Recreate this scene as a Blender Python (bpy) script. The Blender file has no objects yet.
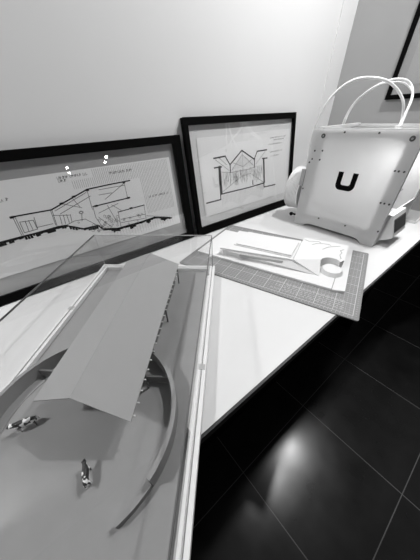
import bpy, bmesh, math, random
from mathutils import Matrix, Vector
random.seed(7)
C = bpy.context.scene.collection

# ------------------------------------------------------------------ camera
cam_data = bpy.data.cameras.new('camera'); cam = bpy.data.objects.new('camera', cam_data); C.objects.link(cam)
cam.matrix_world = (Matrix.Translation((-0.0844, -0.8474, 0.4329)) @ Matrix.Rotation(-0.64314, 4, 'Z')
                    @ Matrix.Rotation(0.89371, 4, 'X') @ Matrix.Rotation(-0.04018, 4, 'Z'))
cam_data.sensor_width = 36; cam_data.lens = 36*220.94/560
cam_data.shift_x = 0.00647; cam_data.shift_y = 0.0215
cam_data.clip_start = 0.01; cam_data.clip_end = 60
bpy.context.scene.camera = cam

# ------------------------------------------------------------------ world, lights, exposure
w = bpy.data.worlds.new('world'); bpy.context.scene.world = w; w.use_nodes = True
w.node_tree.nodes['Background'].inputs[0].default_value = (1, 1, 1, 1)
w.node_tree.nodes['Background'].inputs[1].default_value = 0.09
vs = bpy.context.scene.view_settings
vs.view_transform = 'Standard'; vs.look = 'None'; vs.exposure = 0.0; vs.gamma = 1; vs.use_curve_mapping = False

def area(name, loc, target, size, power, shape='DISK'):
    l = bpy.data.lights.new(name, 'AREA'); l.shape = shape; l.size = size; l.energy = power
    o = bpy.data.objects.new(name, l); C.objects.link(o); o.location = loc
    o.rotation_euler = (Vector(target)-Vector(loc)).to_track_quat('-Z', 'Y').to_euler()
    return o
area('track_spot_middle', (0.98, -0.60, 1.55), (0.3, -0.4, 0), 0.08, 16.5)
area('track_spot_right', (1.42, -0.68, 1.58), (0.6, -0.65, -0.3), 0.10, 10)
for p in ((1.44, -8.9, 1.5), (1.64, -10.2, 1.5), (2.69, -8.7, 1.5), (2.49, -7.7, 1.5)): area('distant_room_lamp', p, (0, 0, .3), 0.08, .7)
area('track_spot_left', (-1.15, -0.22, 1.55), (-0.1, -0.3, 0), 0.16, 21)

# ------------------------------------------------------------------ materials (all neutral grey: the place is seen in black and white)
def mat(name, v, rough=0.5, spec=0.5, noise=0.0, nscale=30, bump=0.0, metal=0.0):
    m = bpy.data.materials.new(name); m.use_nodes = True; n = m.node_tree; b = n.nodes['Principled BSDF']
    b.inputs['Base Color'].default_value = (v, v, v, 1); b.inputs['Roughness'].default_value = rough
    b.inputs['Specular IOR Level'].default_value = spec; b.inputs['Metallic'].default_value = metal
    if noise or bump:
        tc = n.nodes.new('ShaderNodeTexCoord'); nz = n.nodes.new('ShaderNodeTexNoise')
        nz.inputs['Scale'].default_value = nscale; nz.inputs['Detail'].default_value = 6
        n.links.new(tc.outputs['Object'], nz.inputs['Vector'])
        if noise:
            mr = n.nodes.new('ShaderNodeMapRange'); mr.inputs['To Min'].default_value = v*(1-noise); mr.inputs['To Max'].default_value = v*(1+noise)
            n.links.new(nz.outputs['Fac'], mr.inputs['Value']); n.links.new(mr.outputs['Result'], b.inputs['Base Color'])
        if bump:
            bp = n.nodes.new('ShaderNodeBump'); bp.inputs['Strength'].default_value = bump; bp.inputs['Distance'].default_value = 0.002
            n.links.new(nz.outputs['Fac'], bp.inputs['Height']); n.links.new(bp.outputs['Normal'], b.inputs['Normal'])
    return m

def glass_mat(name, tint=0.96, refl_rough=0.0, f=1.45):
    m = bpy.data.materials.new(name); m.use_nodes = True; n = m.node_tree; n.nodes.clear()
    out = n.nodes.new('ShaderNodeOutputMaterial'); mx = n.nodes.new('ShaderNodeMixShader')
    t = n.nodes.new('ShaderNodeBsdfTransparent'); t.inputs[0].default_value = (tint, tint, tint, 1)
    g = n.nodes.new('ShaderNodeBsdfGlossy'); g.inputs['Roughness'].default_value = refl_rough; g.inputs[0].default_value = (1, 1, 1, 1)
    fr = n.nodes.new('ShaderNodeFresnel'); fr.inputs[0].default_value = f
    geo = n.nodes.new('ShaderNodeNewGeometry'); inv = n.nodes.new('ShaderNodeMath'); inv.operation = 'SUBTRACT'
    inv.inputs[0].default_value = 1; n.links.new(geo.outputs['Backfacing'], inv.inputs[1])
    mul = n.nodes.new('ShaderNodeMath'); mul.operation = 'MULTIPLY'
    n.links.new(fr.outputs[0], mul.inputs[0]); n.links.new(inv.outputs[0], mul.inputs[1])
    n.links.new(mul.outputs[0], mx.inputs[0]); n.links.new(t.outputs[0], mx.inputs[1]); n.links.new(g.outputs[0], mx.inputs[2])
    n.links.new(mx.outputs[0], out.inputs[0]); return m

def translucent_mat(name, v, amt, rough=0.35):
    m = mat(name, v, rough, 0.4); n = m.node_tree
    b = n.nodes['Principled BSDF']; out = n.nodes['Material Output']
    t = n.nodes.new('ShaderNodeBsdfTranslucent'); t.inputs[0].default_value = (.9, .9, .9, 1)
    mx = n.nodes.new('ShaderNodeMixShader'); mx.inputs[0].default_value = amt
    n.links.new(b.outputs[0], mx.inputs[1]); n.links.new(t.outputs[0], mx.inputs[2]); n.links.new(mx.outputs[0], out.inputs[0])
    return m

def mnode(n, op, a, b=None):
    x = n.nodes.new('ShaderNodeMath'); x.operation = op
    for i, v in enumerate((a, b)):
        if v is None: continue
        if isinstance(v, (int, float)): x.inputs[i].default_value = v
        else: n.links.new(v, x.inputs[i])
    return x.outputs[0]

def grid_mat():      # cutting mat: grey with a fine centimetre grid and stronger lines every five
    m = mat('cutting_mat', 0.2, 0.55, 0.35); n = m.node_tree; b = n.nodes['Principled BSDF']
    tc = n.nodes.new('ShaderNodeTexCoord'); sp = n.nodes.new('ShaderNodeSeparateXYZ'); n.links.new(tc.outputs['Object'], sp.inputs[0])
    def lines(axis, period, width):
        f = mnode(n, 'FRACT', mnode(n, 'DIVIDE', mnode(n, 'ADD', sp.outputs[axis], -0.015+width/2), period))
        return mnode(n, 'LESS_THAN', f, width/period)
    fine = mnode(n, 'MAXIMUM', lines('X', .01, .0008), lines('Y', .01, .0008))
    five = mnode(n, 'MAXIMUM', lines('X', .05, .0014), lines('Y', .05, .0014))
    tot = mnode(n, 'MAXIMUM', mnode(n, 'MULTIPLY', fine, .35), mnode(n, 'MULTIPLY', five, .8))
    ins = mnode(n, 'MULTIPLY', mnode(n, 'MULTIPLY', mnode(n, 'GREATER_THAN', sp.outputs['X'], .014), mnode(n, 'LESS_THAN', sp.outputs['X'], .397)),
                mnode(n, 'MULTIPLY', mnode(n, 'GREATER_THAN', sp.outputs['Y'], .014), mnode(n, 'LESS_THAN', sp.outputs['Y'], .577)))
    tot = mnode(n, 'MULTIPLY', tot, ins)
    mr = n.nodes.new('ShaderNodeMapRange'); n.links.new(tot, mr.inputs['Value']); mr.inputs['To Min'].default_value = .2; mr.inputs['To Max'].default_value = .62
    n.links.new(mr.outputs[0], b.inputs['Base Color']); return m

def tile_mat():      # dark polished floor tiles with pale joints
    m = mat('floor_tiles', 0.010, 0.22, 0.45); n = m.node_tree; b = n.nodes['Principled BSDF']
    tc = n.nodes.new('ShaderNodeTexCoord'); sp = n.nodes.new('ShaderNodeSeparateXYZ'); n.links.new(tc.outputs['Object'], sp.inputs[0])
    def lines(axis, off, period=.49, width=.0035):
        return mnode(n, 'LESS_THAN', mnode(n, 'FRACT', mnode(n, 'DIVIDE', mnode(n, 'ADD', sp.outputs[axis], -off+width/2+period*10), period)), width/period)
    t = mnode(n, 'MAXIMUM', lines('X', .685), lines('Y', -1.2))
    nz = n.nodes.new('ShaderNodeTexNoise'); nz.inputs['Scale'].default_value = 9; nz.inputs['Detail'].default_value = 8
    n.links.new(tc.outputs['Object'], nz.inputs[0])
    mr = n.nodes.new('ShaderNodeMapRange'); n.links.new(nz.outputs['Fac'], mr.inputs['Value']); mr.inputs['To Min'].default_value = .008; mr.inputs['To Max'].default_value = .022
    mx = n.nodes.new('ShaderNodeMix'); n.links.new(t, mx.inputs['Factor']); n.links.new(mr.outputs[0], mx.inputs['A']); mx.inputs['B'].default_value = .13
    n.links.new(mx.outputs['Result'], b.inputs['Base Color'])
    m2 = n.nodes.new('ShaderNodeMapRange'); n.links.new(nz.outputs['Fac'], m2.inputs['Value']); m2.inputs['To Min'].default_value = .16; m2.inputs['To Max'].default_value = .27
    n.links.new(m2.outputs[0], b.inputs['Roughness']); return m

def cow_mat():
    m = mat('cow_patches', 0.8, 0.5, 0.4); n = m.node_tree; b = n.nodes['Principled BSDF']
    tc = n.nodes.new('ShaderNodeTexCoord'); nz = n.nodes.new('ShaderNodeTexNoise'); nz.inputs['Scale'].default_value = 120; nz.inputs['Detail'].default_value = 1
    n.links.new(tc.outputs['Object'], nz.inputs[0])
    g = mnode(n, 'GREATER_THAN', nz.outputs['Fac'], .45)
    mr = n.nodes.new('ShaderNodeMapRange'); n.links.new(g, mr.inputs['Value']); mr.inputs['To Min'].default_value = .8; mr.inputs['To Max'].default_value = .01
    n.links.new(mr.outputs[0], b.inputs['Base Color']); return m

M = dict(
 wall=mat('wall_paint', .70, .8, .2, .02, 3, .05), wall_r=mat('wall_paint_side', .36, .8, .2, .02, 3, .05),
 table=mat('white_laminate', .63, .45, .3, .015, 12), edge=mat('dark_edge', .03, .5, .3), dark=mat('black_cabinet', .004, .8, .03),
 black=mat('black_frame', .003, .6, .03), backing=mat('frame_backing', .42, .8, .1), sheet=mat('drawing_paper', .82, .8, .1, .02, 40),
 ink=mat('ink', .008, .9, .03), pencil=mat('faint_ink', .12, .9, .05), hatch=mat('hatch_ink', .34, .9, .05), backing_pale=mat('pale_backing', .70, .8, .1),
 glass=glass_mat('picture_glass', .97, 0, 1.95), acrylic=glass_mat('acrylic', .97, 0, 1.36), acrylic_edge=mat('acrylic_edge', .10, .2, .6),
 acrylic_pale=mat('acrylic_edge_pale', .45, .2, .6),
 rim=mat('white_rim', .66, .45, .4), ground=mat('model_ground', .26, .75, .15, .07, 35, .1), roof=mat('model_roof_card', .30, .7, .2, .04, 25, .1),
 ring=mat('model_ring_card', .25, .7, .2, .04, 30), stick=mat('model_sticks', .6, .6, .2), darkstick=mat('model_dark_sticks', .03, .6, .2), body=mat('model_walls', .12, .7, .2),
 groove=mat('model_groove', .10, .8, .1),
 mat=grid_mat(), matprint=mat('mat_print', .5, .6, .2), card=mat('white_model_card', .67, .6, .2), card_shade=mat('white_card_shaded', .62, .7, .2), cardline=mat('model_cut_line', .35, .7, .2), slot_shade=mat('model_slot_shade', .38, .8, .1),  # side and slot tones: white card with the shade put into its colour
 panel=translucent_mat('frosted_panel', .74, .5), pwhite=mat('printer_white', .66, .35, .4), pgrey=mat('printer_grey', .35, .4, .4), screw=mat('screw_dark', .05, .35, .5),
 tube=mat('white_tube', .8, .35, .4), screen=mat('display_screen', .05, .6, .2), spool=mat('spool_filament', .78, .45, .4, .1, 60), metal=mat('steel_rod', .5, .25, .5, metal=1),
 cow=cow_mat(), tile=tile_mat(), paper=mat('white_stack', .75, .6, .2))

# ------------------------------------------------------------------ mesh helpers
def link(name, bm, m, parent=None, smooth=False, bevel=0):
    me = bpy.data.meshes.new(name); bmesh.ops.recalc_face_normals(bm, faces=bm.faces[:]); bm.to_mesh(me); bm.free()
    me.materials.append(M[m] if isinstance(m, str) else m)
    if smooth:
        for p in me.polygons: p.use_smooth = True
    o = bpy.data.objects.new(name, me); C.objects.link(o)
    if parent: o.parent = parent
    if bevel:
        b = o.modifiers.new('bevel', 'BEVEL'); b.width = bevel; b.segments = 2; b.limit_method = 'ANGLE'; b.angle_limit = .6
    return o
def box(bm, a, b):
    vs_ = [bm.verts.new((x, y, z)) for z in (a[2], b[2]) for x, y in ((a[0], a[1]), (b[0], a[1]), (b[0], b[1]), (a[0], b[1]))]
    for f in ((3, 2, 1, 0), (4, 5, 6, 7), (0, 1, 5, 4), (1, 2, 6, 5), (2, 3, 7, 6), (3, 0, 4, 7)): bm.faces.new([vs_[i] for i in f])
def boxes(*bs):
    bm = bmesh.new()
    for a, b in bs: box(bm, a, b)
    return bm
def prism(bm, pts, axis, lo, hi):      # polygon extruded along an axis
    def P(p, t): return {'x': (t, p[0], p[1]), 'y': (p[0], t, p[1]), 'z': (p[0], p[1], t)}[axis]
    a = [bm.verts.new(P(p, lo)) for p in pts]; b = [bm.verts.new(P(p, hi)) for p in pts]; n = len(pts)
    bm.faces.new(a[::-1]); bm.faces.new(b)
    for i in range(n): bm.faces.new((a[i], a[(i+1) % n], b[(i+1) % n], b[i]))
def hull(pts):
    bm = bmesh.new(); [bm.verts.new(p) for p in pts]; bmesh.ops.convex_hull(bm, input=bm.verts[:]); return bm
def cyl(bm, p, q, r, seg=16, r2=None):
    p, q = Vector(p), Vector(q); d = (q-p); up = d.to_track_quat('Z', 'Y'); r2 = r if r2 is None else r2
    A = [bm.verts.new(p+up@Vector((math.cos(t)*r, math.sin(t)*r, 0))) for t in [2*math.pi*i/seg for i in range(seg)]]
    B = [bm.verts.new(q+up@Vector((math.cos(t)*r2, math.sin(t)*r2, 0))) for t in [2*math.pi*i/seg for i in range(seg)]]
    bm.faces.new(A[::-1]); bm.faces.new(B)
    for i in range(seg): bm.faces.new((A[i], A[(i+1) % seg], B[(i+1) % seg], B[i]))
def tube(pts, r, sub=6, seg=10):      # smooth tube along Catmull-Rom points
    P = [Vector(p) for p in pts]; P = [2*P[0]-P[1]]+P+[2*P[-1]-P[-2]]; path = []
    for i in range(1, len(P)-2):
        for k in range(sub):
            t = k/sub; a, b, c, d = P[i-1:i+3]
            path.append(.5*((2*b)+(c-a)*t+(2*a-5*b+4*c-d)*t*t+(3*b-a-3*c+d)*t**3))
    path.append(P[-2]); bm = bmesh.new(); rings = []; side = Vector((.3, 1, .1)).normalized()
    for i, p in enumerate(path):
        t = (path[min(i+1, len(path)-1)]-path[max(i-1, 0)]).normalized(); side = (side-t*side.dot(t)).normalized(); n2 = t.cross(side)
        rings.append([bm.verts.new(p+(side*math.cos(a)+n2*math.sin(a))*r) for a in [2*math.pi*j/seg for j in range(seg)]])
    for A, B in zip(rings, rings[1:]):
        for j in range(seg): bm.faces.new((A[j], A[(j+1) % seg], B[(j+1) % seg], B[j]))
    bm.faces.new(rings[0][::-1]); bm.faces.new(rings[-1]); return bm
def arc_wall(bm, cx, cy, ri, ro, z0, z1, a0, a1, n=72):
    prev = None
    for i in range(n+1):
        a = a0+(a1-a0)*i/n; c, s = math.cos(a), math.sin(a)
        v = [bm.verts.new((cx+r*c, cy+r*s, z)) for r, z in ((ri, z0), (ro, z0), (ro, z1), (ri, z1))]
        if prev:
            for k in range(4): bm.faces.new((prev[k], prev[(k+1) % 4], v[(k+1) % 4], v[k]))
        else: bm.faces.new(v[::-1])
        prev = v
    bm.faces.new(prev)
def stroke(bm, pts, wd, y=-.0006):     # flat ink line in the local x-z plane, facing -y
    for (x0, z0), (x1, z1) in zip(pts, pts[1:]):
        d = Vector((x1-x0, z1-z0)); L = d.length
        if L < 1e-6: continue
        d /= L; n = Vector((-d.y, d.x))*wd/2; e = d*wd/2
        q = [(x0-e.x-n.x, z0-e.y-n.y), (x1+e.x-n.x, z1+e.y-n.y), (x1+e.x+n.x, z1+e.y+n.y), (x0-e.x+n.x, z0-e.y+n.y)]
        prism(bm, q, 'y', y, y+.0003)
def empty(name, label, cat, loc, rot=(0, 0, 0), group=None):
    o = bpy.data.objects.new(name, None); C.objects.link(o); o.location = loc; o.rotation_euler = rot; o.empty_display_size = .05
    o['label'] = label; o['category'] = cat
    if group: o['group'] = group
    return o
def tag(o, label, cat, group=None):
    o['label'] = label; o['category'] = cat
    if group: o['group'] = group
    return o
def struct(name, bm, m):
    o = link(name, bm, m); o['kind'] = 'structure'; return o

# ------------------------------------------------------------------ the room
struct('floor', boxes(((-3, -4, -.95), (4.5, .1, -.9))), 'tile')
struct('wall_left', boxes(((-3, 0, -.9), (1.495, .1, 2.3))), 'wall')
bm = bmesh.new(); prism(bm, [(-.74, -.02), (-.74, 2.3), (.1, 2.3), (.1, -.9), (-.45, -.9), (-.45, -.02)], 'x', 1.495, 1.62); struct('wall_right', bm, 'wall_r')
struct('wall_back', boxes(((4.4, -4, -.9), (4.5, .1, 2.3))), 'dark')
struct('trim_1', boxes(((1.372, -.004, .0005), (1.495, 0, 2.3))), 'wall')

# ------------------------------------------------------------------ the long white worktop on black cabinets
t = empty('worktop', 'long white laminate worktop with dark edge running along the wall', 'table', (0, 0, 0))
link('tabletop', boxes(((-1.4, -.7205, -.02), (1.494, -.001, 0))), 'table', t)
link('front_edging', boxes(((-1.4, -.7262, -.022), (1.494, -.7206, -.0002))), 'edge', t)
link('substrate', boxes(((-1.4, -.722, -.045), (1.494, -.001, -.0205))), 'dark', t)
link('support_cabinet', boxes(((-1.3, -.52, -.898), (1.48, -.002, -.0455))), 'dark', t)
link('added_dark_panel', boxes(((1.46, -.60, -.898), (1.493, -.5205, -.0455))), 'dark', t)  # black panel added to keep the area under the worktop end dark

# ------------------------------------------------------------------ framed drawings leaning on the wall
def framed(name, label, x0, y0, tilt, W, H, band, depth, inset, sheet, group=None, back='backing'):
    root = empty(name, label, 'picture', (x0, y0, depth*math.sin(tilt)+.0005), (-tilt, 0, 0), group)
    bl, br, bb, bt = band
    bm = bmesh.new()
    ou = [(0, 0), (W, 0), (W, H), (0, H)]; inn = [(bl, bb), (W-br, bb), (W-br, H-bt), (bl, H-bt)]
    for i in range(4):
        j = (i+1) % 4; prism(bm, [ou[i], ou[j], inn[j], inn[i]], 'y', 0, depth)
    link('frame_moulding', bm, 'black', root)
    link('backing_board', boxes(((bl, depth-.006, bb), (W-br, depth-.002, H-bt))), back, root)
    sh = link('drawing_sheet', boxes(((sheet[0], depth-.0078, sheet[1]), (sheet[2], depth-.0068, sheet[3]))), 'sheet', root)
    link('glazing', boxes(((bl, .0035, bb), (W-br, .0055, H-bt))), 'glass', root)
    return root, sh, depth-.0080
def ink(bm, m, sheet):                   # the drawing is printed on its sheet: same mesh, its own ink material
    me = sheet.data; me.materials.append(M[m]); k = len(me.materials)-1
    bmesh.ops.recalc_face_normals(bm, faces=bm.faces[:])
    for f in bm.faces: f.material_index = k
    bm.from_mesh(me)
    bm.to_mesh(me); bm.free()
def scribble(bm, a, b, wd, y, h=.006):   # a row of tiny illegible letters
    n = max(3, int((Vector(b)-Vector(a)).length/.0042)); rnd = random.Random(int(a[0]*9999))
    for i in range(n):
        if rnd.random() < .15: continue
        x = a[0]+(b[0]-a[0])*(i+.2)/n; z = a[1]+(b[1]-a[1])*i/n; ww = .003
        k = rnd.randint(0, 3)
        pts = [[(x, z), (x+ww*.5, z+h), (x+ww, z)], [(x, z+h), (x, z), (x+ww, z)], [(x, z), (x, z+h), (x+ww, z+h*.6), (x, z+h*.5)], [(x, z), (x+ww, z), (x+ww, z+h)]][k]
        stroke(bm, pts, wd, y)

F1 = {'ground': [(0.06, .165), (0.12, .172), (0.2, .168), (0.263, 0.171), (0.314, 0.172), (0.35, 0.172), (0.416, 0.175), (0.435, 0.173), (0.457, 0.162), (0.48, 0.15), (0.526, 0.149), (0.538, 0.134), (0.588, 0.122), (0.68, 0.122), (0.735, 0.125), (0.808, 0.105)],
 'roof': [(0.319, 0.228), (0.417, 0.225), (0.534, 0.261), (0.604, 0.263), (0.677, 0.264)], 'floor2': [(0.533, 0.209), (0.661, 0.212)], 'roof3': [(0.606, 0.175), (0.706, 0.177)]}
T1 = [[(0.321, 0.227), (0.318, 0.176)], [(0.326, 0.225), (0.322, 0.176)], [(0.418, 0.224), (0.412, 0.176)], [(0.414, 0.222), (0.41, 0.181)], [(0.533, 0.26), (0.528, 0.201)], [(0.656, 0.262), (0.653, 0.213)],
 [(0.606, 0.175), (0.6, 0.121)], [(0.706, 0.177), (0.7, 0.125)], [(0.33, 0.211), (0.362, 0.208), (0.361, 0.182), (0.327, 0.181), (0.33, 0.211)], [(0.343, 0.211), (0.339, 0.183)], [(0.351, 0.21), (0.35, 0.183)], [(0.363, 0.187), (0.404, 0.187)],
 [(0.367, 0.215), (0.362, 0.185)], [(0.425, 0.22), (0.528, 0.253)], [(0.435, 0.209), (0.537, 0.241)], [(0.415, 0.209), (0.457, 0.2)], [(0.451, 0.235), (0.499, 0.213)], [(0.483, 0.246), (0.495, 0.217)], [(0.431, 0.205), (0.427, 0.179)], [(0.441, 0.204), (0.437, 0.179)],
 [(0.45, 0.203), (0.448, 0.179)], [(0.46, 0.201), (0.456, 0.18)], [(0.435, 0.173), (0.464, 0.18), (0.496, 0.178), (0.526, 0.149)], [(0.532, 0.206), (0.529, 0.175), (0.537, 0.146), (0.555, 0.126)], [(0.492, 0.195), (0.485, 0.175)], [(0.578, 0.223), (0.655, 0.259)],
 [(0.563, 0.239), (0.605, 0.238)], [(0.568, 0.254), (0.653, 0.253)], [(0.543, 0.186), (0.615, 0.202)], [(0.578, 0.203), (0.593, 0.137)], [(0.592, 0.202), (0.621, 0.175)], [(0.538, 0.174), (0.568, 0.133)], [(0.608, 0.149), (0.7, 0.145)], [(0.605, 0.138), (0.695, 0.131)], [(0.706, 0.138), (0.804, 0.109)]]
r1, s1, yk = framed('framed_drawing', 'wide black framed section drawing of a long house on a sloping site', -.456, -.0207-math.sin(.1316)*.3792, .1316, .8998, .3792, (.034, .033, .026, .024), .019, 0, (.05, .075, .846, .316))
bm = bmesh.new()
stroke(bm, F1['roof'], .0036, yk); stroke(bm, F1['floor2'], .0034, yk); stroke(bm, F1['roof3'], .003, yk); stroke(bm, F1['ground'], .0045, yk)
for x, z in ((.534, .259), (.543, .209), (.449, .236), (.489, .248), (.655, .262), (.655, .212), (.655, .177), (.319, .227)): stroke(bm, [(x-.002, z), (x+.002, z)], .006, yk)
g = F1['ground']
rnd = random.Random(3)
for (x0, z0), (x1, z1) in zip(g, g[1:]):          # the blocky cut earth below the ground line
    n = max(1, int((x1-x0)/.006))
    for i in range(n):
        x = x0+(x1-x0)*i/n; z = z0+(z1-z0)*i/n; d = .0045+(.0065 if int(x/.021) % 3 == 0 else .002*rnd.random())+(.004 if int(x/.010) % 7 == 0 else 0)
        prism(bm, [(x, z-d), (x+.0062, z-d), (x+.0062, z), (x, z)], 'y', yk, yk+.0003)
ink(bm, 'ink', s1)
bm = bmesh.new()
for p in T1: stroke(bm, p, .0016, yk)
for a, b in (((.461, .300), (.55, .300)), ((.461, .292), (.487, .292)), ((.613, .292), (.694, .292)), ((.732, .198), (.815, .198)), ((.291, .266), (.333, .27)), ((.11, .25), (.16, .25))): scribble(bm, a, b, .0009, yk)
for i in range(46):                                # little foliage and furniture scribbles
    x = rnd.uniform(.535, .60) if i < 22 else rnd.uniform(.47, .70); z = rnd.uniform(.13, .19) if i < 22 else rnd.uniform(.125, .15)+max(0, .53-x)*.5
    r = rnd.uniform(.002, .005); stroke(bm, [(x+r*math.cos(k*1.3), z+r*math.sin(k*1.3)) for k in range(6)], .0009, yk)
for i in range(30):
    a = i*.7; stroke(bm, [(.492+.007*math.cos(a), .2+.005*math.sin(a)), (.492+.007*math.cos(a+2), .2+.005*math.sin(a+2))], .0007, yk)
ink(bm, 'pencil', s1)
bm = bmesh.new()
for i in range(56):
    x = .50+i*.006; top = .312 if x > .56 else .29; bot = .145 if x > .71 else .268
    stroke(bm, [(x, bot), (x+.001, top)], .0011, yk+.0001)
for i in range(24): stroke(bm, [(.57+i*.011, .085), (.57+i*.011, .12)], .0007, yk+.0001)
ink(bm, 'hatch', s1)

r2, s2, yk = framed('framed_drawing', 'nearly square black framed drawing of a gabled interior, leaning beside the printer', .4628, -.0193-math.sin(.1509)*.4291, .1509, .6744, .4291, (.019, .018, .033, .023), .019, 0, (.055, .07, .645, .366), None, 'backing_pale')
bm = bmesh.new()
for p in ([(0.069, 0.127), (0.152, 0.126)], [(0.155, 0.148), (0.334, 0.145), (0.449, 0.147)], [(0.132, 0.291), (0.196, 0.292), (0.221, 0.257), (0.222, 0.228)], [(0.221, 0.257), (0.297, 0.304), (0.38, 0.26), (0.379, 0.227)],
          [(0.38, 0.264), (0.399, 0.291), (0.467, 0.291)], [(0.131, 0.256), (0.171, 0.255)], [(0.436, 0.258), (0.471, 0.256)], [(0.443, 0.257), (0.450, 0.128), (0.541, 0.125)], [(0.152, 0.126), (0.155, 0.257)], [(0.366, 0.172), (0.367, 0.154)]):
    stroke(bm, p, .0052, yk)
stroke(bm, [(.161, .255), (.160, .15)], .010, yk); stroke(bm, [(.448, .255), (.454, .15)], .006, yk); stroke(bm, [(.366, .166), (.366, .158)], .006, yk)
ink(bm, 'ink', s2)
bm = bmesh.new()
for p in ([(0.169, 0.235), (0.23, .226), (0.336, 0.224), (.38, .228)], [(0.162, 0.154), (0.288, 0.201)], [(.288, .201), (.35, .205), (.445, .152)], [(.299, .30), (.301, 0.217)], [(0.229, 0.234), (0.296, 0.286)], [(.301, .286), (.372, .236)], [(.301, .24), (.36, .262)], [(.301, .24), (.24, .262)], [(.14, .285), (.215, .235)], [(.16, .29), (.2, .26)], [(.455, .285), (.39, .24)]):
    stroke(bm, p, .0016, yk)
for i in range(70):
    x = rnd.uniform(.17, .44); z = .215+rnd.uniform(-.018, .018); dx = rnd.uniform(-.008, .008); stroke(bm, [(x, z), (x+dx, z-rnd.uniform(.01, .04))], .0013, yk)
for i in range(30): stroke(bm, [(.17+i*.009, .232), (.168+i*.0095, .19-.02*math.sin(i*.9))], .0009, yk)
for a, b in (((.49, .335), (.61, .337)), ((.50, .325), (.60, .327)), ((.48, .31), (.58, .31)), ((.49, .277), (.59, .279)), ((.495, .26), (.56, .26))): scribble(bm, a, b, .0009, yk, .0035)
ink(bm, 'pencil', s2)
bm = bmesh.new()
for i in range(34): stroke(bm, [(.16+i*.0085, .14), (.16+i*.0085, .095+.012*math.sin(i*.35))], .0008, yk)
for i in range(16): stroke(bm, [(.232+i*.0042, .236), (.232+i*.0042, .24+.043*i/16)], .0008, yk)
for i in range(16): stroke(bm, [(.305+i*.0042, .236), (.305+i*.0042, .285-.04*i/16)], .0008, yk)
ink(bm, 'hatch', s2)

# framed picture hung on the right wall
fr = empty('framed_print', 'small black framed print hanging on the grey right wall above the printer', 'picture', (1.494, -.269, .460), (0, 0, -math.pi/2))
bm = bmesh.new(); W, H, b_ = .46, .62, .017
ou = [(0, 0), (W, 0), (W, H), (0, H)]; inn = [(b_, b_), (W-b_, b_), (W-b_, H-b_), (b_, H-b_)]
for i in range(4): prism(bm, [ou[i], ou[(i+1) % 4], inn[(i+1) % 4], inn[i]], 'y', -.02, 0)
link('frame_moulding', bm, 'black', fr)
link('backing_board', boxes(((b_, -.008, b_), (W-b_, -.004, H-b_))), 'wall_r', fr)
sh = link('print_sheet', boxes(((.05, -.0095, .05), (W-.05, -.0082, H-.05))), 'backing', fr)
bm = bmesh.new()
for i in range(7): stroke(bm, [(.11+.01*i, .12+i*.03), (.2+.02*i, .125+i*.03)], .002, -.0097)
ink(bm, 'pencil', sh)
link('glazing', boxes(((b_, -.015, b_), (W-b_, -.0135, H-b_))), 'glass', fr)

# ------------------------------------------------------------------ display case (local axes: -x towards the viewer end, +y to its left side)
KX, KY, KA = .32263, -.3532, .82599
LEN, WID = .82, .3877
case = empty('display_case', 'clear acrylic display case with white double rim covering the roofed model', 'display case', (KX, KY, 0), (0, 0, KA))
link('base_board', boxes(((-LEN, -.002, .0042), (0, WID+.002, .014))), 'rim', case)
def rimrects(o0, o1):      # rectangular ring between offsets o0 (outer) and o1 (inner)
    return boxes(((-LEN+o0, o0, .0141), (-o0, o1, .030)), ((-LEN+o0, WID-o1, .0141), (-o0, WID-o0, .030)),
                 ((-o1, o1, .0141), (-o0, WID-o1, .030)), ((-LEN+o0, o1, .0141), (-LEN+o1, WID-o1, .030)))
link('outer_rim', rimrects(-.003, .0048), 'rim', case, bevel=.0006)
link('inner_rim', rimrects(.0084, .0162), 'rim', case, bevel=.0006)
TOP = .1417
link('rim_slot_shade', boxes(((-LEN+.0049, .0049, .0141), (-.0049, .0083, .0144)), ((-LEN+.0049, WID-.0083, .0141), (-.0049, WID-.0049, .0144)), ((-.0083, .0084, .0141), (-.0049, WID-.0084, .0144)), ((-LEN+.0049, .0084, .0141), (-LEN+.0083, WID-.0084, .0144))), 'dark', case)  # black strip along the slot floor, its colour standing for the slot's shade
link('felt_pad', boxes(((-.55, .12, .0002), (-.1, .36, .0041))), 'dark', case)
cov = link('acrylic_cover', boxes(((-LEN+.0052, .0052, .0146), (-.0052, .0078, TOP)), ((-LEN+.0052, WID-.0078, .0146), (-.0052, WID-.0052, TOP)),
     ((-.0078, .0079, .0146), (-.0052, WID-.0079, TOP)), ((-LEN+.0052, .0079, .0146), (-LEN+.0078, WID-.0079, TOP)),
     ((-LEN+.0052, .0052, TOP+.0001), (-.0052, WID-.0052, TOP+.0028))), 'acrylic', case)
e = .0018
x0, x1, y0, y1 = -LEN+.0052, -.0052, .0052, WID-.0052
link('polished_edge', boxes(((x0, y0-e/2, TOP-.0005), (x1, y0+e/2, TOP+.003))), 'acrylic_edge', cov)
link('polished_edge', boxes(((x0, y1-e/2, TOP-.0005), (x1, y1+e/2, TOP+.003))), 'acrylic_edge', cov)
link('polished_edge', boxes(((x1-e/2, y0+e, TOP+.0005), (x1+e/2, y1-e, TOP+.003))), 'acrylic_pale', cov)
link('polished_edge', boxes(((x1-e/2, y0-e/2, .031), (x1+e/2, y0+e/2, TOP-.0006))), 'acrylic_edge', cov)
link('polished_edge', boxes(((x1-e/4, y1-e/4, .031), (x1+e/4, y1+e/4, TOP-.0006))), 'acrylic_pale', cov)
for x, y in ((-.385, .0065), (-.2246, WID-.0065)):
    link('rim_mark', boxes(((x-.006, y-.0075, .0302), (x+.006, y-.0016, .0309)), ((x-.006, y-.0016, .0302), (x+.006, y+.0075, .0306))), 'pgrey', case)  # small grey pieces laid across the rim strips

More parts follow.
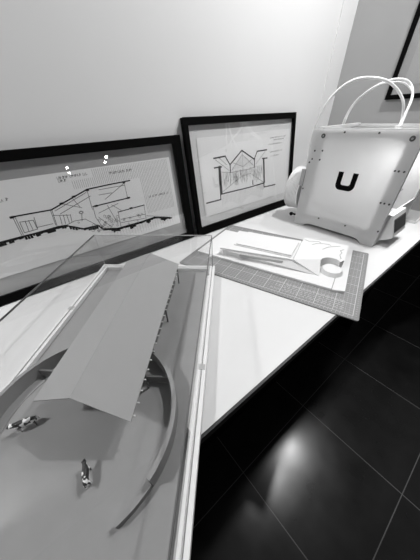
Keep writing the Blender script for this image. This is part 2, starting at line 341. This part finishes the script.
# ------------------------------------------------------------------ architectural model inside the case
FZ = .020
mod = empty('architectural_model', 'grey card model of a gabled roof over a round ring wall, inside the clear case', 'architectural model', (KX, KY, .0141), (0, 0, KA))
dz = -.0141
def mz(z): return z+dz
link('ground_board', boxes(((-LEN+.0165, .0165, 0), (-.0165, WID-.0165, mz(FZ)))), 'ground', mod)
U0, U1, VL, VR, VM = -.073, -.506, .262, .0965, .180
ZE, ZR = .086, .120
RL = [(-.0725, .2613, .0905), (-.498, .2597, .0905)]; RM = [(-.0753, .184, .120), (-.503, .183, .120)]; RR = [(-.074, .103, .083), (-.515, .0970, .083)]
def roof_half(a, b, th=.0022):
    pts = [(p[0], p[1], mz(p[2])-k) for p in a+b for k in (0, th)]; return hull(pts)
link('roof_panel', roof_half(RL, RM), 'roof', mod)
link('roof_panel', roof_half([(p[0], p[1]-.0004, p[2]) for p in RM], RR), 'roof', mod)
for i in range(22):
    u = -.0954-i*.0195; e_ = .1028+(u+.074)*(.006/.441); link('rafter', boxes(((u-.0009, e_-.0032, mz(.0785)), (u+.0009, e_+.03, mz(.0805)))), 'stick', mod)
for u in (-.088, -.2535, -.372, -.43):
    link('roof_post', boxes(((u-.0015, VR+.008, mz(FZ)+.0002), (u+.0015, VR+.011, mz(.078)))), 'darkstick', mod)
for u in (-.12, -.2, -.28, -.36, -.44):
    link('roof_post', boxes(((u-.0015, VL-.010, mz(FZ)+.0002), (u+.0015, VL-.007, mz(ZE-.002)))), 'darkstick', mod)
bm = bmesh.new()
for k in range(4):
    a = (-.43-.018*k, VR+.013, mz(.077)); b = (-.439-.018*k, VR+.013, mz(.055)); c = (-.448-.018*k, VR+.013, mz(.077))
    cyl(bm, a, b, .0009, 6); cyl(bm, b, c, .0009, 6)
link('roof_truss', bm, 'darkstick', mod)
link('building_walls', boxes(((-.325, .118, mz(FZ)+.0002), (-.09, .242, mz(.076)))), 'body', mod)
RC = (-.498, .2015)
bm = bmesh.new(); arc_wall(bm, RC[0], RC[1], .1555, .1630, mz(FZ)+.0002, mz(.0535), math.radians(-118), math.radians(130), 120)
link('ring_wall', bm, 'ring', mod)
bm = bmesh.new(); arc_wall(bm, RC[0], RC[1], .1555, .1625, mz(FZ)+.0002, mz(.034), math.radians(-138), math.radians(-118.3), 12)
link('low_ring_wall', bm, 'ring', mod)
bm = bmesh.new(); arc_wall(bm, RC[0], RC[1], .138, .1553, mz(FZ)+.0002, mz(.0215), math.radians(60), math.radians(128), 60)
link('inner_step', bm, 'roof', mod)
link('cross_wall', boxes(((-.419, .062, mz(FZ)+.0002), (-.415, .335, mz(.041)))), 'body', mod)

# toy cows
def cow(name, label, u, v, heading, s=1.0):
    c_, s_ = math.cos(KA), math.sin(KA)
    root = empty(name, label, 'toy cow', (KX+c_*u-s_*v, KY+s_*u+c_*v, FZ+.0002), (0, 0, KA+heading), 'toy cows on the model floor')
    V = [(-.016, 0, .021, .0052, .0062), (-.008, 0, .0205, .006, .0072), (0, 0, .0205, .006, .0075), (.008, 0, .0215, .0052, .0068), (.0145, 0, .0245, .003, .0044), (.019, 0, .0268, .0028, .0034), (.0245, 0, .024, .0019, .0021)]
    E = [(i, i+1) for i in range(6)]
    def leg(base, x, y, front):
        nonlocal V, E
        i = len(V)
        V += [(x, y, .0155, .0026, .003), (x+(.0008 if front else -.0012), y*1.05, .0085, .0013, .0014), (x+(0 if front else .0004), y*1.05, .0012, .0013, .0013)]
        E += [(base, i), (i, i+1), (i+1, i+2)]
    for y in (-.0042, .0042): leg(0, -.0145, y, False); leg(3, .0095, y, True)
    i = len(V); V += [(-.0215, 0, .0235, .0008, .0008), (-.0228, 0, .012, .0007, .0007)]; E += [(0, i), (i, i+1)]
    for y in (-1, 1):
        i = len(V); V += [(.0185, .0048*y, .0290, .0009, .0009)]; E += [(5, i)]
    me = bpy.data.meshes.new('body'); me.from_pydata([Vector(a[:3])*s for a in V], E, []); me.update()
    o = bpy.data.objects.new('body', me); C.objects.link(o); o.parent = root
    sk = o.modifiers.new('skin', 'SKIN'); sk.use_smooth_shade = True
    for k, a in enumerate(V): me.skin_vertices[0].data[k].radius = (a[3]*s, a[4]*s)
    me.skin_vertices[0].data[2].use_root = True
    ss = o.modifiers.new('subd', 'SUBSURF'); ss.levels = 2; ss.render_levels = 2
    me.materials.append(M['cow'])
    return root
cow('toy_cow', 'small black and white toy cow near the left curve of the ring wall', -.512, .296, math.radians(124), .88)
cow('toy_cow', 'small black and white toy cow out in front of the roof, seen almost from above', -.570, .157, math.radians(28), .75)

# ------------------------------------------------------------------ cutting mat (local x away from viewer side, y to the left)
MXO, MYO, MA = .4611, -.7713, .33349
cm = empty('cutting_mat', 'large grey gridded cutting mat overhanging the worktop edge', 'cutting mat', (MXO, MYO, .0005), (0, 0, MA))
bm = bmesh.new(); r = .006; pts = []
for cx_, cy_, a0 in ((.4104-r, r, -90), (.4104-r, .59-r, 0), (r, .59-r, 90), (r, r, 180)):
    for k in range(5): a = math.radians(a0+k*22.5); pts.append((cx_+r*math.cos(a), cy_+r*math.sin(a)))
prism(bm, pts, 'z', 0, .003); mb = link('mat_sheet', bm, 'mat', cm)
bm = bmesh.new(); rnd = random.Random(5)
for k in range(6):
    x = .028+k*.008; y = .04
    while y < .04+(.20 if k in (0, 2, 3, 5) else .16):
        l = rnd.uniform(.004, .014); box(bm, (x, y, .0031), (x+.0016, y+l, .0034)); y += l+.004
for k in range(39): box(bm, (.016+k*.01, .006, .0031), (.017+k*.01, .010, .0034))
for k in range(56): box(bm, (.006, .016+k*.01, .0031), (.010, .017+k*.01, .0034))
link('printed_marks', bm, 'matprint', cm)

# white card model standing on the mat
wm = empty('white_card_model', 'low white card model of a long flat building and sloping terrain on the gridded mat', 'architectural model', (MXO, MYO, .0037), (0, 0, MA))
zz = -.0032
link('base_board', boxes(((.098, .083, 0), (.330, .572, .0075))), 'card', wm, bevel=.0005)
bm = bmesh.new(); prism(bm, [(.105, .047), (.40, .055), (.395, .0815), (.096, .0815)], 'z', 0, .0075); link('base_strip', bm, 'card', wm)
# long building
fb = lambda q: .112+(.47-q)*.19
bm = bmesh.new()
prism(bm, [(.138, .47), (.175, .222), (.310, .232), (.285, .48)], 'z', .0077, .030)
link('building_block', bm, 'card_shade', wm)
bm = bmesh.new()
prism(bm, [(.116, .480), (.163, .222), (.318, .232), (.29, .485)], 'z', .0302, .036)
link('deck_slab', bm, 'card', wm, bevel=.0004)
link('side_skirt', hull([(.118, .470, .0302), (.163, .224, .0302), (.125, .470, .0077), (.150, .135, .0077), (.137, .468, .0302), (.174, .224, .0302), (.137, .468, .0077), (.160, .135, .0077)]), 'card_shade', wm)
link('side_slot_shade', hull([(.1195, .400, .028), (.1495, .25, .028), (.1185, .40, .020), (.1455, .25, .020), (.14, .40, .028), (.16, .25, .028), (.14, .40, .02), (.16, .25, .02)]), 'slot_shade', wm)  # solid strip whose darker colour stands for shade in a recess
bm = bmesh.new(); prism(bm, [(.166, .437), (.176, .232), (.292, .236), (.285, .440)], 'z', .0362, .043); link('roof_slab', bm, 'card', wm, bevel=.0004)
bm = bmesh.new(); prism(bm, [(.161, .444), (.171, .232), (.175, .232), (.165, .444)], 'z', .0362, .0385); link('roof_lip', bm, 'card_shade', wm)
# sloping facet and terrain block with a round hollow
link('sloping_facet', hull([(.150, .128, .0079), (.163, .220, .036), (.300, .229, .040), (.205, .142, .0385), (.150, .135, .0079), (.205, .142, .0079), (.300, .229, .0079), (.175, .222, .0079)]), 'card', wm)
bm = bmesh.new()
hc, hr = (.203, .110), .030
arc = [(hc[0]+hr*math.cos(a), hc[1]+hr*math.sin(a)) for a in [math.radians(95-k*14) for k in range(12)]]
prism(bm, [(.355, .075), (.350, .229), (.302, .2285), (.206, .1425)]+arc+[(.235, .0745)], 'z', .0077, .038)
link('terrain_block', bm, 'card', wm)
bm = bmesh.new(); cyl(bm, (.196, .100, .0078), (.196, .100, .020), .036, 40, .029); link('round_disc', bm, 'card', wm)
bm = bmesh.new()
def groove(pts, z, wd=.0012):
    for (x0_, y0_), (x1_, y1_) in zip(pts, pts[1:]):
        d = Vector((x1_-x0_, y1_-y0_)); d.normalize(); n = Vector((-d.y, d.x))*wd
        prism(bm, [(x0_-n.x, y0_-n.y), (x1_-n.x, y1_-n.y), (x1_+n.x, y1_+n.y), (x0_+n.x, y0_+n.y)], 'z', z, z+.0005)
groove([(.330, .222), (.322, .205), (.330, .19), (.338, .175), (.330, .165)], .0382)
groove([(.300, .19), (.318, .178), (.326, .16), (.330, .14), (.325, .13)], .0382)
groove([(.28, .15), (.305, .138), (.322, .12), (.335, .10)], .0382)
groove([(.24, .085), (.265, .092), (.285, .088), (.30, .095), (.315, .085)], .0382)
link('contour_line', bm, 'cardline', wm)
bm = bmesh.new()
prism(bm, [(.352, .081), (.354, .10), (.362, .12), (.352, .14), (.357, .17), (.352, .20), (.351, .229), (.3505, .229), (.3505, .081)], 'z', .0077, .024); link('terrain_step', bm, 'card', wm)

# ------------------------------------------------------------------ 3D printer (local x along the wall, y towards the wall)
PX, PY, PA, PD, PW, PH = .91765, -.62125, .01442, .3558, .342, .375
pr = empty('desktop_printer', 'white frosted box-shaped desktop 3D printer with a black U on its side', '3D printer', (PX, PY, .0003), (0, 0, PA))
def side_profile():
    pts = [(0, 0), (.045, 0), (.062, .012), (.085, .016), (.27, .016), (.292, .012), (.308, 0), (PD, 0), (PD, PH-.003), (PD-.003, PH), (.003, PH), (0, PH-.003)]
    return pts
bm = bmesh.new(); prism(bm, side_profile(), 'x', 0, .005); sp = link('side_panel', bm, 'panel', pr)
bm = bmesh.new(); prism(bm, side_profile(), 'x', PW-.005, PW); link('side_panel', bm, 'panel', pr)
link('back_panel', boxes(((.0052, PD-.012, .02), (PW-.0052, PD-.006, PH-.004))), 'pwhite', pr)
link('floor_plate', boxes(((.0055, .0065, .055), (PW-.0055, PD-.013, .060))), 'pwhite', pr)
bm = bmesh.new(); prism(bm, [(.0055, 0), (.045, 0), (.062, .012), (.085, .016), (.255, .016), (.28, .012), (.297, 0), (PW-.0055, 0), (PW-.0055, .12), (.0055, .12)], 'y', 0.001, .006)
link('front_panel', bm, 'pwhite', pr)
link('front_frame', boxes(((.0055, .001, .1203), (.022, .006, PH-.004)), ((PW-.022, .001, .1203), (PW-.0055, .006, PH-.004)), ((.0222, .001, PH-.03), (PW-.0222, .006, PH-.004))), 'pwhite', pr)
link('inner_lining', boxes(((.0052, .0065, .061), (.012, .038, PH-.03)), ((.0052, .306, .061), (.012, PD-.013, PH-.03)), ((.0052, .0065, PH-.022), (.012, PD-.013, PH-.006)), ((.0052, .0065, .0165), (.010, PD-.013, .0545))), 'pgrey', pr)
link('top_rail', boxes(((.0055, PD-.03, PH-.004), (PW-.0055, PD-.012, PH+.006)), ((.0055, .008, PH-.004), (PW-.0055, .024, PH+.004)), ((.013, .0245, PH-.004), (.028, PD-.0305, PH+.003)), ((PW-.028, .0245, PH-.004), (PW-.013, PD-.0305, PH+.003))), 'pwhite', pr)
bm = bmesh.new()
for y in (.10, .14): cyl(bm, (.029, y, PH-.03), (PW-.029, y, PH-.03), .003, 10)
cyl(bm, (.16, .04, PH-.04), (.16, PD-.04, PH-.04), .003, 10); link('guide_rods', bm, 'metal', pr)
ph = link('print_head', boxes(((.125, .095, PH-.075), (.195, .15, PH-.012))), 'pwhite', pr, bevel=.003)
bm = bmesh.new(); cyl(bm, (.155, .122, PH-.012), (.155, .122, PH+.004), .012, 16); link('tube_coupler', bm, 'tube', ph)
link('build_plate', boxes(((.05, .05, .15), (PW-.05, PD-.06, .156))), 'metal', pr)
# emblem and screws on the near side
def U_mesh():
    oy = lambda p: p
    L, R_, T_, B_ = .2135, .141, .2435, .180; wv = .0185; bm = bmesh.new()
    rO, rI = .020, .008; o_, i_ = [], []
    for k in range(7):
        a = math.radians(180+k*15); o_.append((L-rO-rO*math.cos(a), B_+rO+rO*math.sin(a)))
    for k in range(7):
        a = math.radians(270+k*15); o_.append((R_+rO-rO*math.cos(a), B_+rO+rO*math.sin(a)))
    li, ri, bi = L-wv, R_+wv, B_+wv
    for k in range(7):
        a = math.radians(180+k*15); i_.append((li-rI-rI*math.cos(a), bi+rI+rI*math.sin(a)))
    for k in range(7):
        a = math.radians(270+k*15); i_.append((ri+rI-rI*math.cos(a), bi+rI+rI*math.sin(a)))
    path_o = [(L, T_)]+o_+[(R_, T_)]; path_i = [(li, T_)]+i_+[(ri, T_)]
    for (a, b), (c, d) in zip(zip(path_o, path_o[1:]), zip(path_i, path_i[1:])): prism(bm, [a, b, d, c], 'x', -.0008, -.0001)
    return bm
link('letter_emblem', U_mesh(), 'black', sp)
for y, z in ((.333, .304), (.301, .306), (.336, .275), (.303, .275), (.345, .262), (.036, .266), (.025, .266), (.010, .266), (.036, .163), (.024, .163), (.009, .163), (.24, .052), (.123, .052), (.004, .064), (.236, .367), (.124, .367), (.348, .159)):
    bm = bmesh.new(); cyl(bm, (-.0001, y, z), (-.0022, y, z), .0032, 10); link('screw', bm, 'screw', sp)
for y, z in ((.312, .354), (.028, .355)):
    bm = bmesh.new(); cyl(bm, (-.0001, y, z), (-.003, y, z), .0075, 16); k_ = link('corner_bolt', bm, 'screw', sp)
    bm = bmesh.new(); cyl(bm, (-.0031, y, z), (-.0038, y, z), .003, 12); link('bolt_recess', bm, 'pgrey', k_)
link('side_bracket', boxes(((-.004, PD-.004, .17), (-.0001, PD+.014, .235))), 'pgrey', pr)
# display housing on the front
bm = bmesh.new(); prism(bm, [(0, .016), (0, .118), (-.012, .118), (-.042, .042), (-.036, .036)], 'x', .035, .172)
dh = link('display_housing', bm, 'pwhite', pr)
def tilt_quad(x0_, x1_, t0, t1, out, th, m, name, parent):
    a = Vector((-.042, .042)); b = Vector((-.012, .118)); d = b-a; n = Vector((-d.y, d.x)).normalized()
    if n.x > 0: n = -n
    p0, p1 = a+d*t0, a+d*t1
    bm = bmesh.new(); prism(bm, [tuple(p0+n*out), tuple(p1+n*out), tuple(p1+n*(out+th)), tuple(p0+n*(out+th))], 'x', x0_, x1_)
    return link(name, bm, m, parent)
scn = tilt_quad(.048, .166, .20, .80, .0002, .002, 'screw', 'display_bezel', dh)
tilt_quad(.054, .160, .25, .75, .0024, .001, 'screen', 'screen', dh)
# white guide tubes arching from the print head to the back
A = [(1.0727, -.5, .352), (1.069, -.5, .373), (1.091, -.49, .401), (1.082, -.48, .439), (1.074, -.46, .467), (1.053, -.43, .494), (1.028, -.4, .508), (1.005, -.36, .514), (.975, -.33, .508), (.952, -.3, .486), (.934, -.28, .452), (.928, -.265, .408), (.936, -.25, .36), (.952, -.24, .31), (.971, -.23, .236)]
B = [(1.066, -.503, .352), (1.066, -.5, .373), (1.103, -.49, .406), (1.143, -.48, .444), (1.188, -.46, .473), (1.2, -.44, .496), (1.185, -.42, .509), (1.165, -.39, .512), (1.136, -.36, .501), (1.118, -.33, .481), (1.112, -.3, .45), (1.122, -.28, .415), (1.15, -.262, .384), (1.155, -.255, .34)]
D = [(1.082, -.503, .352), (1.082, -.5, .372), (1.115, -.49, .411), (1.150, -.48, .447), (1.178, -.465, .470), (1.187, -.44, .490), (1.167, -.42, .501), (1.13, -.39, .503), (1.115, -.36, .497), (1.102, -.33, .477), (1.098, -.3, .446), (1.108, -.28, .41), (1.135, -.262, .38), (1.14, -.255, .34)]
Mi = Matrix.Translation((PX, PY, .0003)) @ Matrix.Rotation(PA, 4, 'Z'); Mi = Mi.inverted()
for p, rr_ in ((A, .0042), (B, .0038), (D, .0028)): link('guide_tube', tube([Mi @ Vector(q) for q in p], rr_), 'tube', pr, smooth=True)
bm = bmesh.new(); cyl(bm, (.085, PD+.0002, .135), (.085, PD+.115, .135), .012, 16); cyl(bm, (.085, PD+.111, .135), (.085, PD+.115, .135), .022, 16); link('spool_holder', bm, 'black', pr)
bm = bmesh.new(); cyl(bm, (-.01, PD+.02, .040), (-.002, PD+.02, .040), .008, 14); cyl(bm, (-.002, PD+.0002, .040), (-.002, PD+.03, .040), .004, 10); link('rear_knob', bm, 'black', pr)
lamp = bpy.data.lights.new('led_strip', 'AREA'); lamp.shape = 'RECTANGLE'; lamp.size = .26; lamp.size_y = .02; lamp.energy = .95
lo = bpy.data.objects.new('led_strip', lamp); C.objects.link(lo); lo.parent = pr; lo.location = (PW/2, .03, PH-.035); lo.rotation_euler = (math.radians(25), 0, 0)

# white spool on its holder behind the printer
spx = Mi.inverted() @ Vector((.085, PD+.045, .135))
sr = empty('filament_spool', 'white filament spool hanging on the back of the printer beside the square frame', 'spool', spx, (0, 0, PA))
def annulus(y0_, y1_, ri_, ro_, seg=56):
    bm = bmesh.new(); prev = None; first = None
    for i in range(seg):
        a = 2*math.pi*i/seg; c, s = math.cos(a), math.sin(a)
        v = [bm.verts.new((r_*c, y_, r_*s)) for r_, y_ in ((ri_, y0_), (ro_, y0_), (ro_, y1_), (ri_, y1_))]
        if prev:
            for k in range(4): bm.faces.new((prev[k], prev[(k+1) % 4], v[(k+1) % 4], v[k]))
        else: first = v
        prev = v
    for k in range(4): bm.faces.new((prev[k], prev[(k+1) % 4], first[(k+1) % 4], first[k]))
    return bm
link('flange', annulus(-.034, -.031, .0125, .094), 'tube', sr); link('flange', annulus(.031, .034, .0125, .094), 'tube', sr)
bm = annulus(-.0305, .0305, .0125, .050)
link('hub', bm, 'tube', sr)
bm = bmesh.new()
for k in range(17):      # wound filament, a ribbed roll
    b2 = annulus(-.0302+k*.00355, -.0302+k*.00355+.0030, .0505, .088 if k % 2 else .0905); me = bpy.data.meshes.new('tmp'); b2.to_mesh(me); b2.free(); bm.from_mesh(me)
link('wound_filament', bm, 'spool', sr)

# white sheets stacked at the far end of the worktop
st = empty('paper_stack', 'white stack of sheets lying on the worktop beyond the printer', 'paper', (1.30, -.655, .0003), (0, 0, .05))
link('sheets', boxes(((0, 0, 0), (.17, .10, .012))), 'paper', st); link('cover_sheet', boxes(((.004, .004, .0122), (.165, .095, .0135))), 'pgrey', st)
